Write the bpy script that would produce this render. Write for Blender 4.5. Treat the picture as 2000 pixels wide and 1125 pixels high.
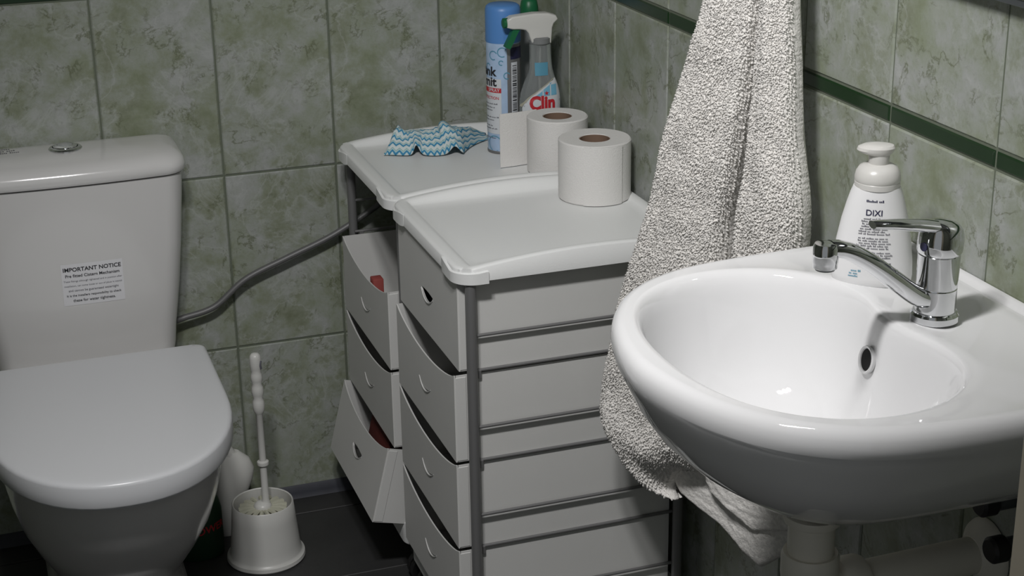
import bpy, bmesh, math, random
from mathutils import Vector, Matrix, noise
random.seed(7)
PI = math.pi
for o in list(bpy.data.objects):
    bpy.data.objects.remove(o)
S = bpy.context.scene
COL = S.collection

# ------------------------------------------------------------------ camera
cd = bpy.data.cameras.new('camera'); cam = bpy.data.objects.new('camera', cd); COL.objects.link(cam)
cd.sensor_width = 36.0; cd.lens = 3181.14 / 2000 * 36; cd.clip_start = .05
r_ = Vector((0.944394, -0.328482, -0.01482)); u_ = Vector((0.127993, 0.325718, 0.936763)); f_ = Vector((0.302882, 0.886571, -0.349649))
m = Matrix((( r_.x, u_.x, -f_.x, -0.979463), (r_.y, u_.y, -f_.y, -2.754121), (r_.z, u_.z, -f_.z, 1.449904), (0, 0, 0, 1)))
cam.matrix_world = m
S.camera = cam

# ------------------------------------------------------------------ world, light, exposure
wd = bpy.data.worlds.new('world'); S.world = wd; wd.use_nodes = True
wb = wd.node_tree.nodes['Background']; wb.inputs[0].default_value = (.93, .97, 1, 1); wb.inputs[1].default_value = .24
# three adjustable spot heads of the ceiling bar lamp: position, aim, watts, cone
SPOTS = [((-.94, -1.72, 1.97), (-.34, -.62, .38), 39, 92), ((-.78, -1.72, 1.97), (-.24, -.62, .42), 40, 92), ((-.62, -1.72, 1.97), (-.04, -1.55, .85), 5, 80)]
for p, aim, watt, cone in SPOTS:
    ld = bpy.data.lights.new('spot_light', 'SPOT'); ld.energy = watt; ld.spot_size = math.radians(cone); ld.spot_blend = 1; ld.shadow_soft_size = .06; ld.color = (1, .985, .985)
    lo_ = bpy.data.objects.new('spot_light', ld); COL.objects.link(lo_); lo_.location = p
    lo_.rotation_euler = (Vector(aim) - Vector(p)).to_track_quat('-Z', 'Y').to_euler()
S.view_settings.view_transform = 'Standard'; S.view_settings.look = 'None'
S.view_settings.gamma = 1; S.view_settings.use_curve_mapping = False
S.view_settings.exposure = 0.0

# ------------------------------------------------------------------ materials
def newmat(name):
    mt = bpy.data.materials.new(name); mt.use_nodes = True
    return mt, mt.node_tree.nodes, mt.node_tree.links, mt.node_tree.nodes['Principled BSDF']

def mat(name, col, rough=.5, metal=0, bump=0, bscale=200, var=0, vscale=8, coat=0, trans=0, sss=0, spec=.5):
    mt, N, L, b = newmat(name)
    b.inputs['Base Color'].default_value = (*col, 1); b.inputs['Roughness'].default_value = rough
    b.inputs['Metallic'].default_value = metal; b.inputs['Coat Weight'].default_value = coat
    b.inputs['Coat Roughness'].default_value = .05; b.inputs['Transmission Weight'].default_value = trans
    b.inputs['Specular IOR Level'].default_value = spec
    if sss:
        b.inputs['Subsurface Weight'].default_value = sss; b.inputs['Subsurface Radius'].default_value = (.01, .01, .01)
    tc = N.new('ShaderNodeTexCoord')
    if var:
        nz = N.new('ShaderNodeTexNoise'); nz.inputs['Scale'].default_value = vscale; nz.inputs['Detail'].default_value = 6
        L.new(tc.outputs['Object'], nz.inputs['Vector'])
        rp = N.new('ShaderNodeValToRGB'); rp.color_ramp.elements[0].position = .3; rp.color_ramp.elements[1].position = .7
        rp.color_ramp.elements[0].color = (*[c * (1 - var) for c in col], 1); rp.color_ramp.elements[1].color = (*[min(1, c * (1 + var * .5)) for c in col], 1)
        L.new(nz.outputs['Fac'], rp.inputs[0]); L.new(rp.outputs[0], b.inputs['Base Color'])
    if bump:
        nb = N.new('ShaderNodeTexNoise'); nb.inputs['Scale'].default_value = bscale; nb.inputs['Detail'].default_value = 3
        L.new(tc.outputs['Object'], nb.inputs['Vector'])
        bp = N.new('ShaderNodeBump'); bp.inputs['Strength'].default_value = bump; bp.inputs['Distance'].default_value = .002
        L.new(nb.outputs['Fac'], bp.inputs['Height']); L.new(bp.outputs[0], b.inputs['Normal'])
    return mt

def tile_mat():
    mt, N, L, b = newmat('marbled_green_tile')
    tc = N.new('ShaderNodeTexCoord'); at = N.new('ShaderNodeAttribute'); at.attribute_type = 'OBJECT'; at.attribute_name = 'variant'
    vm = N.new('ShaderNodeVectorMath'); vm.operation = 'ADD'
    cm = N.new('ShaderNodeCombineXYZ'); 
    L.new(at.outputs['Fac'], cm.inputs[1])
    L.new(tc.outputs['Object'], vm.inputs[0]); L.new(cm.outputs[0], vm.inputs[1])
    def nz(scale, det, dist, rough=.6):
        n = N.new('ShaderNodeTexNoise'); n.inputs['Scale'].default_value = scale; n.inputs['Detail'].default_value = det
        n.inputs['Distortion'].default_value = dist; n.inputs['Roughness'].default_value = rough
        L.new(vm.outputs[0], n.inputs['Vector']); return n
    def math_(op, x, y=None, v=0.0):
        n = N.new('ShaderNodeMath'); n.operation = op; L.new(x, n.inputs[0])
        if y is not None: L.new(y, n.inputs[1])
        else: n.inputs[1].default_value = v
        return n.outputs[0]
    def ramp(x, stops):
        rp = N.new('ShaderNodeValToRGB'); e = rp.color_ramp.elements
        e[0].position, e[0].color = stops[0][0], (*stops[0][1], 1); e[1].position, e[1].color = stops[-1][0], (*stops[-1][1], 1)
        for p, c in stops[1:-1]:
            q = e.new(p); q.color = (*c, 1)
        L.new(x, rp.inputs[0]); return rp.outputs[0]
    def mixc(f, x, col):
        mx = N.new('ShaderNodeMix'); mx.data_type = 'RGBA'; L.new(f, mx.inputs['Factor']); L.new(x, mx.inputs[6]); mx.inputs[7].default_value = (*col, 1); return mx.outputs[2]
    n1 = nz(15, 9, .15, .68)
    col = ramp(n1.outputs['Fac'], [(.30, (.185, .205, .135)), (.42, (.255, .28, .21)), (.51, (.315, .34, .295)), (.60, (.36, .375, .36)), (.70, (.41, .425, .405))])
    n5 = nz(8, 7, .4, .62)                       # broad olive clouds
    col = mixc(math_('MULTIPLY', ramp(n5.outputs['Fac'], [(.48, (0, 0, 0)), (.66, (1, 1, 1))]), v=.42), col, (.225, .265, .155))
    n2 = nz(11, 8, .35, .66)                    # broken dark cracks
    cr = ramp(math_('ABSOLUTE', math_('SUBTRACT', n2.outputs['Fac'], v=.5)), [(0, (1, 1, 1)), (.020, (0, 0, 0))])
    n3 = nz(17, 3, .2)
    gate = ramp(n3.outputs['Fac'], [(.46, (0, 0, 0)), (.58, (1, 1, 1))])
    col = mixc(math_('MULTIPLY', math_('MULTIPLY', cr, gate), v=.8), col, (.12, .135, .075))
    n4 = nz(8, 7, .5, .6)                       # pale veins
    pv = ramp(math_('ABSOLUTE', math_('SUBTRACT', n4.outputs['Fac'], v=.46)), [(0, (1, 1, 1)), (.020, (0, 0, 0))])
    col = mixc(math_('MULTIPLY', pv, v=.35), col, (.46, .48, .46))
    n6 = nz(120, 3, 0, .6)                      # fine speckle
    col = mixc(math_('MULTIPLY', ramp(n6.outputs['Fac'], [(.55, (0, 0, 0)), (.75, (1, 1, 1))]), v=.4), col, (.19, .21, .155))
    L.new(col, b.inputs['Base Color'])
    b.inputs['Roughness'].default_value = .34; b.inputs['Specular IOR Level'].default_value = .35
    return mt

def cloth_mat():
    mt, N, L, b = newmat('zigzag_cloth')
    uv = N.new('ShaderNodeUVMap'); uv.uv_map = 'UVMap'
    sp = N.new('ShaderNodeSeparateXYZ'); L.new(uv.outputs[0], sp.inputs[0])
    def mth(op, a, bb=None, v=None):
        n = N.new('ShaderNodeMath'); n.operation = op; L.new(a, n.inputs[0])
        if bb is not None: L.new(bb, n.inputs[1])
        if v is not None: n.inputs[1].default_value = v
        return n.outputs[0]
    pp = N.new('ShaderNodeMath'); pp.operation = 'PINGPONG'; L.new(mth('MULTIPLY', sp.outputs[0], v=19), pp.inputs[0]); pp.inputs[1].default_value = .5
    z = mth('MULTIPLY', pp.outputs[0], v=.085)
    y = mth('ADD', sp.outputs[1], z)
    fr = mth('FRACT', mth('MULTIPLY', y, v=8.5))
    rp = N.new('ShaderNodeValToRGB'); e = rp.color_ramp.elements
    e[0].position = 0; e[0].color = (.62, .68, .68, 1); e[1].position = 1; e[1].color = (.62, .68, .68, 1)
    for p, c in ((.22, (.58, .65, .66)), (.32, (.07, .30, .40)), (.42, (.04, .17, .42)), (.52, (.10, .36, .46)), (.62, (.55, .64, .66)), (.74, (.22, .42, .40)), (.84, (.60, .66, .66))):
        q = e.new(p); q.color = (*c, 1)
    L.new(fr, rp.inputs[0]); L.new(rp.outputs[0], b.inputs['Base Color'])
    b.inputs['Roughness'].default_value = .95; b.inputs['Specular IOR Level'].default_value = .1
    return mt

M = {}
M['tile'] = tile_mat()
M['grout'] = mat('green_grey_grout', (.13, .15, .11), .9, bump=.3)
M['border'] = mat('dark_green_border', (.012, .035, .012), .25, var=.2)
M['floor_tile'] = mat('dark_floor_tile', (.036, .036, .036), .55, var=.25, vscale=6, bump=.15, bscale=90)
M['floor_grout'] = mat('floor_grout', (.17, .165, .15), .9)
M['plaster'] = mat('white_plaster', (.62, .62, .58), .9, bump=.1)
M['plaster_g'] = mat('grey_green_plaster', (.34, .36, .31), .9, bump=.1)
M['ceiling'] = mat('ceiling_paint', (.72, .72, .70), .9)
M['cream'] = mat('cream_paint', (.84, .75, .60), .5, bump=.05)
M['caulk'] = mat('blue_grey_caulk', (.042, .045, .058), .6, var=.2, vscale=30)
M['ceramic'] = mat('white_ceramic', (.735, .735, .737), .045, coat=.0)
M['ceramic_wc'] = mat('toilet_ceramic', (.66, .655, .645), .16, coat=.3)
M['lid'] = mat('seat_plastic', (.66, .67, .685), .30, bump=.02)
M['chrome'] = mat('chrome', (.72, .73, .74), .07, 1, var=.05, vscale=60)
M['dark_rubber'] = mat('black_rubber', (.012, .012, .012), .55)
M['rod'] = mat('grey_metal_rod', (.20, .20, .20), .42, .35)
M['tray'] = mat('white_tray_plastic', (.80, .81, .80), .42, bump=.12, bscale=900)
M['sheet'] = mat('white_drawer_plastic', (.635, .635, .615), .55, bump=.08, bscale=700, var=.04, vscale=5)
M['plastic'] = mat('white_plastic', (.64, .64, .61), .35)
M['bristle'] = mat('cream_bristles', (.50, .50, .40), .8)
M['paper'] = mat('toilet_paper', (.72, .71, .69), .95, bump=.4, bscale=500)
M['core_pale'] = mat('khaki_print', (.40, .39, .31), .5)
M['core'] = mat('brown_cardboard', (.20, .13, .09), .9)
M['towel'] = mat('cream_terry', (.83, .81, .775), 1.0, bump=.6, bscale=330, var=.16, vscale=190, spec=.03)
M['cloth'] = cloth_mat()
M['hose'] = mat('grey_hose', (.16, .16, .16), .5, .3)
M['can_blue'] = mat('blue_cap', (.10, .27, .62), .4)
M['can_pale'] = mat('pale_blue_print', (.42, .56, .76), .3, var=.15, vscale=40)
M['can_silver'] = mat('silver_print', (.30, .30, .31), .3, .6)
M['navy'] = mat('navy_print', (.02, .02, .06), .5)
M['black'] = mat('black_ink', (.02, .02, .025), .6)
M['ink_grey'] = mat('grey_ink', (.12, .12, .14), .7)
M['red'] = mat('red_print', (.50, .02, .03), .5)
M['dull_red'] = mat('dull_red_card', (.30, .06, .05), .7)
M['dark_red'] = mat('dark_red_card', (.10, .02, .015), .7)
M['white_print'] = mat('white_print', (.62, .65, .68), .5)
M['sky_print'] = mat('light_blue_print', (.18, .45, .62), .4)
M['teal'] = mat('teal_print', (.10, .30, .42), .5)
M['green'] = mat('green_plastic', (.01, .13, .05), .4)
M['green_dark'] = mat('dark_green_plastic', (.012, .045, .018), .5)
M['clear'] = mat('smoky_clear_plastic', (.62, .66, .66), .12, trans=.75)
M['grey_plastic'] = mat('grey_plastic', (.20, .21, .21), .45)
M['milky'] = mat('milky_plastic', (.82, .81, .77), .3, trans=.3)
M['soap_white'] = mat('soap_bottle_white', (.78, .78, .78), .35)
M['pvc'] = mat('pipe_plastic', (.80, .77, .69), .45)
M['brass'] = mat('tan_tube', (.35, .27, .18), .5)
M['mirror'] = mat('mirror_glass', (.80, .81, .82), .02, 1)
M['mirror_edge'] = mat('mirror_edge', (.09, .10, .105), .3, .3)
M['hole_shade'] = mat('painted_hole_shade', (.006, .006, .006), .9)  # near-black colour standing in for the shade inside the overflow
M['cistern_label'] = mat('label_paper', (.74, .74, .76), .7)
mt, N, L, b = newmat('lamp_glow'); b.inputs['Emission Color'].default_value = (.97, 1, 1, 1); b.inputs['Emission Strength'].default_value = 6.0
M['glow'] = mt
WHITE = None

# ------------------------------------------------------------------ helpers
def finish(name, me, material, parent=None, smooth=40):
    me.materials.clear(); me.materials.append(M[material])
    if smooth is not None:
        me.shade_smooth(); me.set_sharp_from_angle(angle=math.radians(smooth))
    o = bpy.data.objects.new(name, me); COL.objects.link(o)
    if parent: o.parent = parent
    return o

def mesh(name, V, F, material, parent=None, smooth=40, fix=True):
    me = bpy.data.meshes.new(name); me.from_pydata([tuple(v) for v in V], [], F)
    if fix:
        bm = bmesh.new(); bm.from_mesh(me); bmesh.ops.recalc_face_normals(bm, faces=bm.faces); bm.to_mesh(me); bm.free()
    me.update(); return finish(name, me, material, parent, smooth)

def box(name, lo, hi, material, parent=None, bev=0, seg=2):
    bm = bmesh.new(); bmesh.ops.create_cube(bm, size=1)
    for v in bm.verts:
        v.co = Vector([lo[i] + (v.co[i] + .5) * (hi[i] - lo[i]) for i in range(3)])
    if bev: bmesh.ops.bevel(bm, geom=bm.edges[:], offset=bev, segments=seg, affect='EDGES', profile=.5)
    bmesh.ops.recalc_face_normals(bm, faces=bm.faces)
    me = bpy.data.meshes.new(name); bm.to_mesh(me); bm.free()
    return finish(name, me, material, parent, 35)

def loft_data(loops, cap0=True, cap1=True, closed=True):
    n = len(loops[0]); V = [p for l in loops for p in l]; F = []
    for i in range(len(loops) - 1):
        for j in range(n if closed else n - 1):
            a = i * n + j; c = i * n + (j + 1) % n
            F.append((a, c, c + n, a + n))
    if cap0: F.append(tuple(range(n - 1, -1, -1)))
    if cap1: F.append(tuple((len(loops) - 1) * n + j for j in range(n)))
    return V, F

def loft(name, loops, material, parent=None, cap0=True, cap1=True, smooth=40, closed=True):
    V, F = loft_data(loops, cap0, cap1, closed)
    return mesh(name, V, F, material, parent, smooth)

def lathe(name, prof, c, material, parent=None, n=32, axis=None, smooth=40, caps=True):
    c = Vector(c)
    R = Matrix.Identity(3) if axis is None else Vector(axis).normalized().to_track_quat('Z', 'Y').to_matrix()
    loops = [[c + R @ Vector((r * math.cos(2 * PI * k / n), r * math.sin(2 * PI * k / n), z)) for k in range(n)] for r, z in prof]
    return loft(name, loops, material, parent, caps, caps, smooth)

def spline(pts, n=8):
    P = [Vector(p) for p in pts]; out = []
    for i in range(len(P) - 1):
        p0 = P[max(i - 1, 0)]; p1 = P[i]; p2 = P[i + 1]; p3 = P[min(i + 2, len(P) - 1)]
        for k in range(n):
            t = k / n
            out.append(.5 * ((2 * p1) + (p2 - p0) * t + (2 * p0 - 5 * p1 + 4 * p2 - p3) * t * t + (3 * p1 - p0 - 3 * p2 + p3) * t ** 3))
    out.append(P[-1]); return out

def tube_data(pts, rad, n=10):
    P = [Vector(p) for p in pts]; loops = []; up = None
    for i, p in enumerate(P):
        d = (P[min(i + 1, len(P) - 1)] - P[max(i - 1, 0)]).normalized()
        if up is None: up = Vector((0, 0, 1)) if abs(d.z) < .9 else Vector((1, 0, 0))
        s = d.cross(up).normalized(); up = s.cross(d).normalized()
        r = rad(i / (len(P) - 1)) if callable(rad) else rad
        loops.append([p + (s * math.cos(2 * PI * k / n) + up * math.sin(2 * PI * k / n)) * r for k in range(n)])
    return loft_data(loops)

def tube(name, pts, rad, material, parent=None, n=10):
    V, F = tube_data(pts, rad, n); return mesh(name, V, F, material, parent, 50)

def poly2d(name, outer, holes, t, frame, material, parent=None, bev=0):
    """flat sheet with holes; frame(x, y, z) -> 3D, z runs through the thickness"""
    cu = bpy.data.curves.new('tmp', 'CURVE'); cu.dimensions = '2D'; cu.fill_mode = 'BOTH'; cu.extrude = t / 2; cu.bevel_depth = bev
    for pts in [outer] + holes:
        sp = cu.splines.new('POLY'); sp.points.add(len(pts) - 1); sp.use_cyclic_u = True
        for q, p in zip(sp.points, pts): q.co = (p[0], p[1], 0, 1)
    ob = bpy.data.objects.new('tmp', cu); COL.objects.link(ob)
    dg = bpy.context.evaluated_depsgraph_get(); me = bpy.data.meshes.new_from_object(ob.evaluated_get(dg))
    bpy.data.objects.remove(ob); bpy.data.curves.remove(cu)
    bm = bmesh.new(); bm.from_mesh(me); bmesh.ops.remove_doubles(bm, verts=bm.verts, dist=1e-5)
    for v in bm.verts: v.co = Vector(frame(*v.co))
    bmesh.ops.recalc_face_normals(bm, faces=bm.faces); bm.to_mesh(me); bm.free(); me.name = name
    return finish(name, me, material, parent, 35)

def text(name, s, size, fmap, material, parent=None, bold=0, sx=1, align='CENTER', cut=None):
    cu = bpy.data.curves.new('tmp', 'FONT'); cu.body = s; cu.size = size; cu.align_x = align; cu.align_y = 'CENTER'
    cu.offset = bold * size; cu.resolution_u = 3; cu.fill_mode = 'FRONT'
    ob = bpy.data.objects.new('tmp', cu); COL.objects.link(ob)
    dg = bpy.context.evaluated_depsgraph_get(); me = bpy.data.meshes.new_from_object(ob.evaluated_get(dg))
    bpy.data.objects.remove(ob); bpy.data.curves.remove(cu)
    for v in me.vertices: v.co = Vector(fmap(v.co.x * sx, v.co.y))
    me.name = name
    return finish(name, me, material, parent, None)

def patch(name, x0, x1, y0, y1, fmap, material, parent=None, nx=10, ny=6):
    V = [fmap(x0 + (x1 - x0) * i / nx, y0 + (y1 - y0) * j / ny) for j in range(ny + 1) for i in range(nx + 1)]
    F = [(j * (nx + 1) + i, j * (nx + 1) + i + 1, (j + 1) * (nx + 1) + i + 1, (j + 1) * (nx + 1) + i) for j in range(ny) for i in range(nx)]
    return mesh(name, V, F, material, parent, 60, fix=False)

def scribble(name, x0, x1, y, h, fmap, material, parent=None, seed=0, ragged=0):
    """a row of unreadable small print: short word bars"""
    rn = random.Random(seed); V = []; F = []; x = x0 + rn.random() * ragged; xe = x1 - rn.random() * ragged
    while x < xe - h:
        w = min(h * rn.uniform(1.4, 5), xe - x)
        k = max(1, int(w / (h * .55)))
        for i in range(k):
            a = x + w * i / k; b2 = a + w / k * .72; hh = h * rn.choice((.62, .62, .62, 1))
            n = len(V); V += [fmap(a, y), fmap(b2, y), fmap(b2, y + hh), fmap(a, y + hh)]; F.append((n, n + 1, n + 2, n + 3))
        x += w + h * .6
    if V: return mesh(name, V, F, material, parent, None, fix=False)

def tag(o, label=None, cat=None, group=None, kind=None):
    if label: o['label'] = label
    if cat: o['category'] = cat
    if group: o['group'] = group
    if kind: o['kind'] = kind
    return o

def empty(name, loc, label=None, cat=None, group=None, rz=0):
    o = bpy.data.objects.new(name, None); COL.objects.link(o); o.location = loc; o.rotation_euler = (0, 0, rz); o.empty_display_size = .05
    return tag(o, label, cat, group)

def copy_tree(o, parent=None):
    c = o.copy(); COL.objects.link(c)
    if parent: c.parent = parent
    for ch in list(o.children): copy_tree(ch, c)
    return c

def rrect(x0, x1, y0, y1, r, n=6):
    pts = []
    for cx, cy, a0 in ((x1 - r, y1 - r, 0), (x0 + r, y1 - r, 90), (x0 + r, y0 + r, 180), (x1 - r, y0 + r, 270)):
        for k in range(n + 1):
            a = math.radians(a0 + 90 * k / n); pts.append((cx + r * math.cos(a), cy + r * math.sin(a)))
    return pts

def lerp(a, b, t): return a + (b - a) * t
def interp(tab, x):
    if x <= tab[0][0]: return tab[0][1]
    for (a, va), (b, vb) in zip(tab, tab[1:]):
        if x <= b: 
            t = (x - a) / (b - a); return va + (vb - va) * t
    return tab[-1][1]
def sinterp(tab, x):
    """smooth (Catmull-Rom) interpolation of a table"""
    if x <= tab[0][0]: return tab[0][1]
    if x >= tab[-1][0]: return tab[-1][1]
    for i in range(len(tab) - 1):
        if x <= tab[i + 1][0]:
            p1, p2 = tab[i][1], tab[i + 1][1]; d = tab[i + 1][0] - tab[i][0]; t = (x - tab[i][0]) / d
            m1 = (tab[i + 1][1] - tab[i - 1][1]) / (tab[i + 1][0] - tab[i - 1][0]) * d if i > 0 else p2 - p1
            m2 = (tab[i + 2][1] - tab[i][1]) / (tab[i + 2][0] - tab[i][0]) * d if i + 2 < len(tab) else p2 - p1
            return (2 * t ** 3 - 3 * t * t + 1) * p1 + (t ** 3 - 2 * t * t + t) * m1 + (-2 * t ** 3 + 3 * t * t) * p2 + (t ** 3 - t * t) * m2

# ------------------------------------------------------------------ the room
XL, YF, ZC = -1.56, -2.0, 2.25
TW, G, TT = .2, .0032, .007
tile_cache = {}
def tile_mesh(w, h, material='tile', bev=.0019, t=TT):
    key = (round(w, 4), round(h, 4), material)
    if key not in tile_cache:
        # local x across, z up, front face towards -y at y = 0
        a, c, b2 = w / 2, h / 2, bev
        V = [(-a, t, -c), (a, t, -c), (a, t, c), (-a, t, c), (-a, b2, -c), (a, b2, -c), (a, b2, c), (-a, b2, c),
             (-a + b2, 0, -c + b2), (a - b2, 0, -c + b2), (a - b2, 0, c - b2), (-a + b2, 0, c - b2)]
        F = [(3, 2, 1, 0), (0, 1, 5, 4), (1, 2, 6, 5), (2, 3, 7, 6), (3, 0, 4, 7), (4, 5, 9, 8), (5, 6, 10, 9), (6, 7, 11, 10), (7, 4, 8, 11), (8, 9, 10, 11)]
        me = bpy.data.meshes.new('tile'); me.from_pydata(V, [], F); me.update(); me.materials.append(M[material])
        tile_cache[key] = me
    return tile_cache[key]

def put_tile(name, me, loc, rz, parent, variant):
    o = bpy.data.objects.new(name, me); COL.objects.link(o); o.parent = parent; o.location = loc; o.rotation_euler = (0, 0, rz); o['variant'] = float(variant)

def tile_wall(wall, rz, along, edges, rows, strip):
    """along(s, z) -> position of the front plane; edges: joint positions; rows: joint heights"""
    for ri in range(len(rows) - 1):
        z0, z1 = rows[ri], rows[ri + 1]
        small = (z0, z1) == strip
        for ci in range(len(edges) - 1):
            s0, s1 = edges[ci], edges[ci + 1]
            w = abs(s1 - s0) - G; h = (z1 - z0) - (G if not small else .003)
            me = tile_mesh(w, h, 'border' if small else 'tile')
            v = 0 if small else (ri * 3.7 + (0 if ri < 2 else (ci % 2) * 1.9) + (9.3 if rz else 0))
            put_tile('border_tile' if small else 'wall_tile', me, along((s0 + s1) / 2, (z0 + z1) / 2), rz, wall, v)

wall_back = tag(box('wall_back', (XL - .1, .002, 0), (.1, .12, ZC), 'grout'), 'back wall clad in marbled green tiles behind the toilet', 'wall', kind='structure')
xs = [0, -.16665]
while xs[-1] > XL + .01: xs.append(max(xs[-1] - TW, XL))
rows = [0, .3203, .6446, .9690, .9905, 1.315, 1.640, 1.965, ZC]
tile_wall(wall_back, 0, lambda s, z: (s, 0, z), xs, rows, (.9690, .9905))
wall_right = tag(box('wall_right', (.002, YF - .12, 0), (.1, 0, ZC), 'grout'), 'right wall clad in marbled green tiles with a dark green border strip', 'wall', kind='structure')
ys = [0, -.20797]
while ys[-1] > YF + .01: ys.append(max(ys[-1] - TW, YF))
rows2 = [0, .328, .6525, .9768, .9975, 1.322, 1.647, 1.972, ZC]
tile_wall(wall_right, -PI / 2, lambda s, z: (0, s, z), ys, rows2, (.9768, .9975))
tag(box('wall_left', (XL - .1, YF - .12, 0), (XL, 0, ZC), 'tile'), 'left wall beyond the toilet, out of view', 'wall', kind='structure')
DX0, DX1, DZ = -1.33, -.345, 2.05
tag(box('wall_front', (DX1 + .0, YF - .10, 0), (.0, YF, ZC), 'plaster_g'), 'wall beside the doorway behind the washbasin', 'wall', kind='structure')
tag(box('wall_front_side', (XL, YF - .10, 0), (DX0, YF, ZC), 'plaster_g'), 'wall on the other side of the doorway', 'wall', kind='structure')
tag(box('wall_front_top', (DX0, YF - .10, DZ), (DX1, YF, ZC), 'plaster_g'), 'wall above the doorway', 'wall', kind='structure')
tag(box('ceiling', (XL - .1, YF - .12, ZC), (.1, .12, ZC + .1), 'ceiling'), 'white painted ceiling', 'ceiling', kind='structure')
tag(box('trim_1', (DX1 - .013, YF - .115, 0), (DX1 + .06, YF + .045, DZ + .05), 'cream', None, .004), 'cream painted door frame post at the right edge', 'door frame', kind='structure')
tag(box('trim_2', (DX0 - .06, YF - .115, 0), (DX0 + .013, YF + .02, DZ + .05), 'cream', None, .004), 'cream painted door frame post on the far side', 'door frame', kind='structure')
floor = tag(box('floor', (XL - .1, -3.6, -.1), (.1, .12, -.003), 'floor_grout'), 'dark grey tiled floor', 'floor', kind='structure')
fy = [0, -.070, -.3205]
while fy[-1] > -3.4: fy.append(fy[-1] - .2505)
fx = [0.0, -.26, -.86, -1.46, XL]
for i in range(len(fy) - 1):
    for j in range(len(fx) - 1):
        w, d = fx[j] - fx[j + 1] - .004, fy[i] - fy[i + 1] - .004
        o = box('floor_tile', (-w / 2, -d / 2, -.012), (w / 2, d / 2, 0), 'floor_tile', floor, .0012, 1)
        o.location = ((fx[j] + fx[j + 1]) / 2, (fy[i] + fy[i + 1]) / 2, 0)
V, F = [], []
cp = [(0, .024), (-.003, .021), (-.006, .010), (-.009, .001), (-.010, 0), (0, 0)]
tag(loft('baseboard_back', [[(x, y - .0005, z + .0005) for y, z in cp] for x in (XL + .002, -1.1, -.6, -.3, -.002)], 'caulk'), 'blue grey sealant bead along the foot of the back wall', 'baseboard', kind='structure')

# ceiling lamp: bar with three glowing globes (above the frame)
lp = empty('ceiling_lamp', (-.78, -1.72, ZC), 'white ceiling bar lamp with three adjustable spot heads above the frame', 'lamp')
box('lamp_bar', (-.26, -.03, -.03), (.26, .03, 0), 'plastic', lp, .006)
for p, aim, watt, cone in SPOTS:
    q = Vector(p) - Vector((-.78, -1.72, ZC)); d = (Vector(aim) - Vector(p)).normalized(); bk = q - d * .085
    tube('lamp_stem', [(bk.x, bk.y, -.025), (bk.x, bk.y, bk.z + .03)], .008, 'chrome', lp)
    hd = lathe('spot_head', [(.012, -.06), (.026, -.05), (.034, 0), (.036, .016), (.034, .016), (.031, 0), (.004, -.004)], bk, 'plastic', lp, 28, axis=d)
    lathe('lamp_bulb', [(.030, .002), (.024, .008), (.004, .011)], bk, 'glow', hd, 24, axis=d)

# ------------------------------------------------------------------ toilet
TX = -.835
def dloop(a, yb, yf, z, blen, ex=2.2, n=28, cr=.015, cx=0):
    """D outline: straight back, straight sides, rounded front towards -y"""
    pts = []
    for k in range(5):
        t = PI / 2 * k / 4; pts.append((cx + a - cr + cr * math.sin(t), yb - cr + cr * math.cos(t), z))
    ym = yf + blen
    for k in range(1, 4): pts.append((cx + a, lerp(yb - cr, ym, k / 4), z))
    for k in range(n + 1):
        t = PI * k / n; c, s = math.cos(t), math.sin(t)
        pts.append((cx + a * math.copysign(abs(c) ** (2 / ex), c), ym - blen * abs(s) ** (2 / ex), z))
    for k in range(3, 0, -1): pts.append((cx - a, lerp(yb - cr, ym, k / 4), z))
    for k in range(5):
        t = PI / 2 * k / 4; pts.append((cx - a + cr - cr * math.cos(t), yb - cr + cr * math.sin(t), z))
    return pts

toilet = empty('toilet', (TX, 0, 0), 'white close-coupled toilet with lowered lid beside the back wall', 'toilet')
bl = [(0, .112, -.10, -.47, .14), (.018, .113, -.10, -.47, .14), (.035, .105, -.09, -.46, .13), (.07, .094, -.08, -.448, .12), (.11, .094, -.07, -.46, .125),
      (.15, .108, -.06, -.497, .15), (.20, .129, -.05, -.553, .19), (.25, .146, -.045, -.600, .215), (.30, .157, -.04, -.636, .235), (.34, .163, -.045, -.655, .245),
      (.358, .165, -.055, -.661, .25), (.366, .166, -.175, -.664, .25), (.383, .167, -.180, -.668, .25), (.388, .160, -.185, -.660, .248)]
loft('bowl', [dloop(a, yb, yf, z, b2, 2.15) for z, a, yb, yf, b2 in bl], 'ceramic_wc', toilet)
loft('seat', [dloop(.172 + d, -.243, -.690 - d, z, .248, 2.2) for z, d in ((.3885, -.004), (.390, 0), (.3935, 0), (.395, -.003))], 'lid', toilet)
ll = [(.3955, -.001), (.3962, .0045), (.3985, .0055), (.412, .006), (.4265, .006), (.4295, .0052), (.4318, .0030), (.4330, 0), (.4336, -.004), (.4339, -.012), (.4341, -.03), (.4345, -.09)]
loft('seat_lid', [dloop(.173 + d, -.236 + (min(0, d + .004)), -.693 - d, z, .25, 2.2, cr=.012) for z, d in ll], 'lid', toilet)
for s in (-1, 1):
    tube('hinge', [(s * .075 - .02, -.226, .408), (s * .075 + .02, -.226, .408)], .010, 'plastic', toilet)
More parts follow.
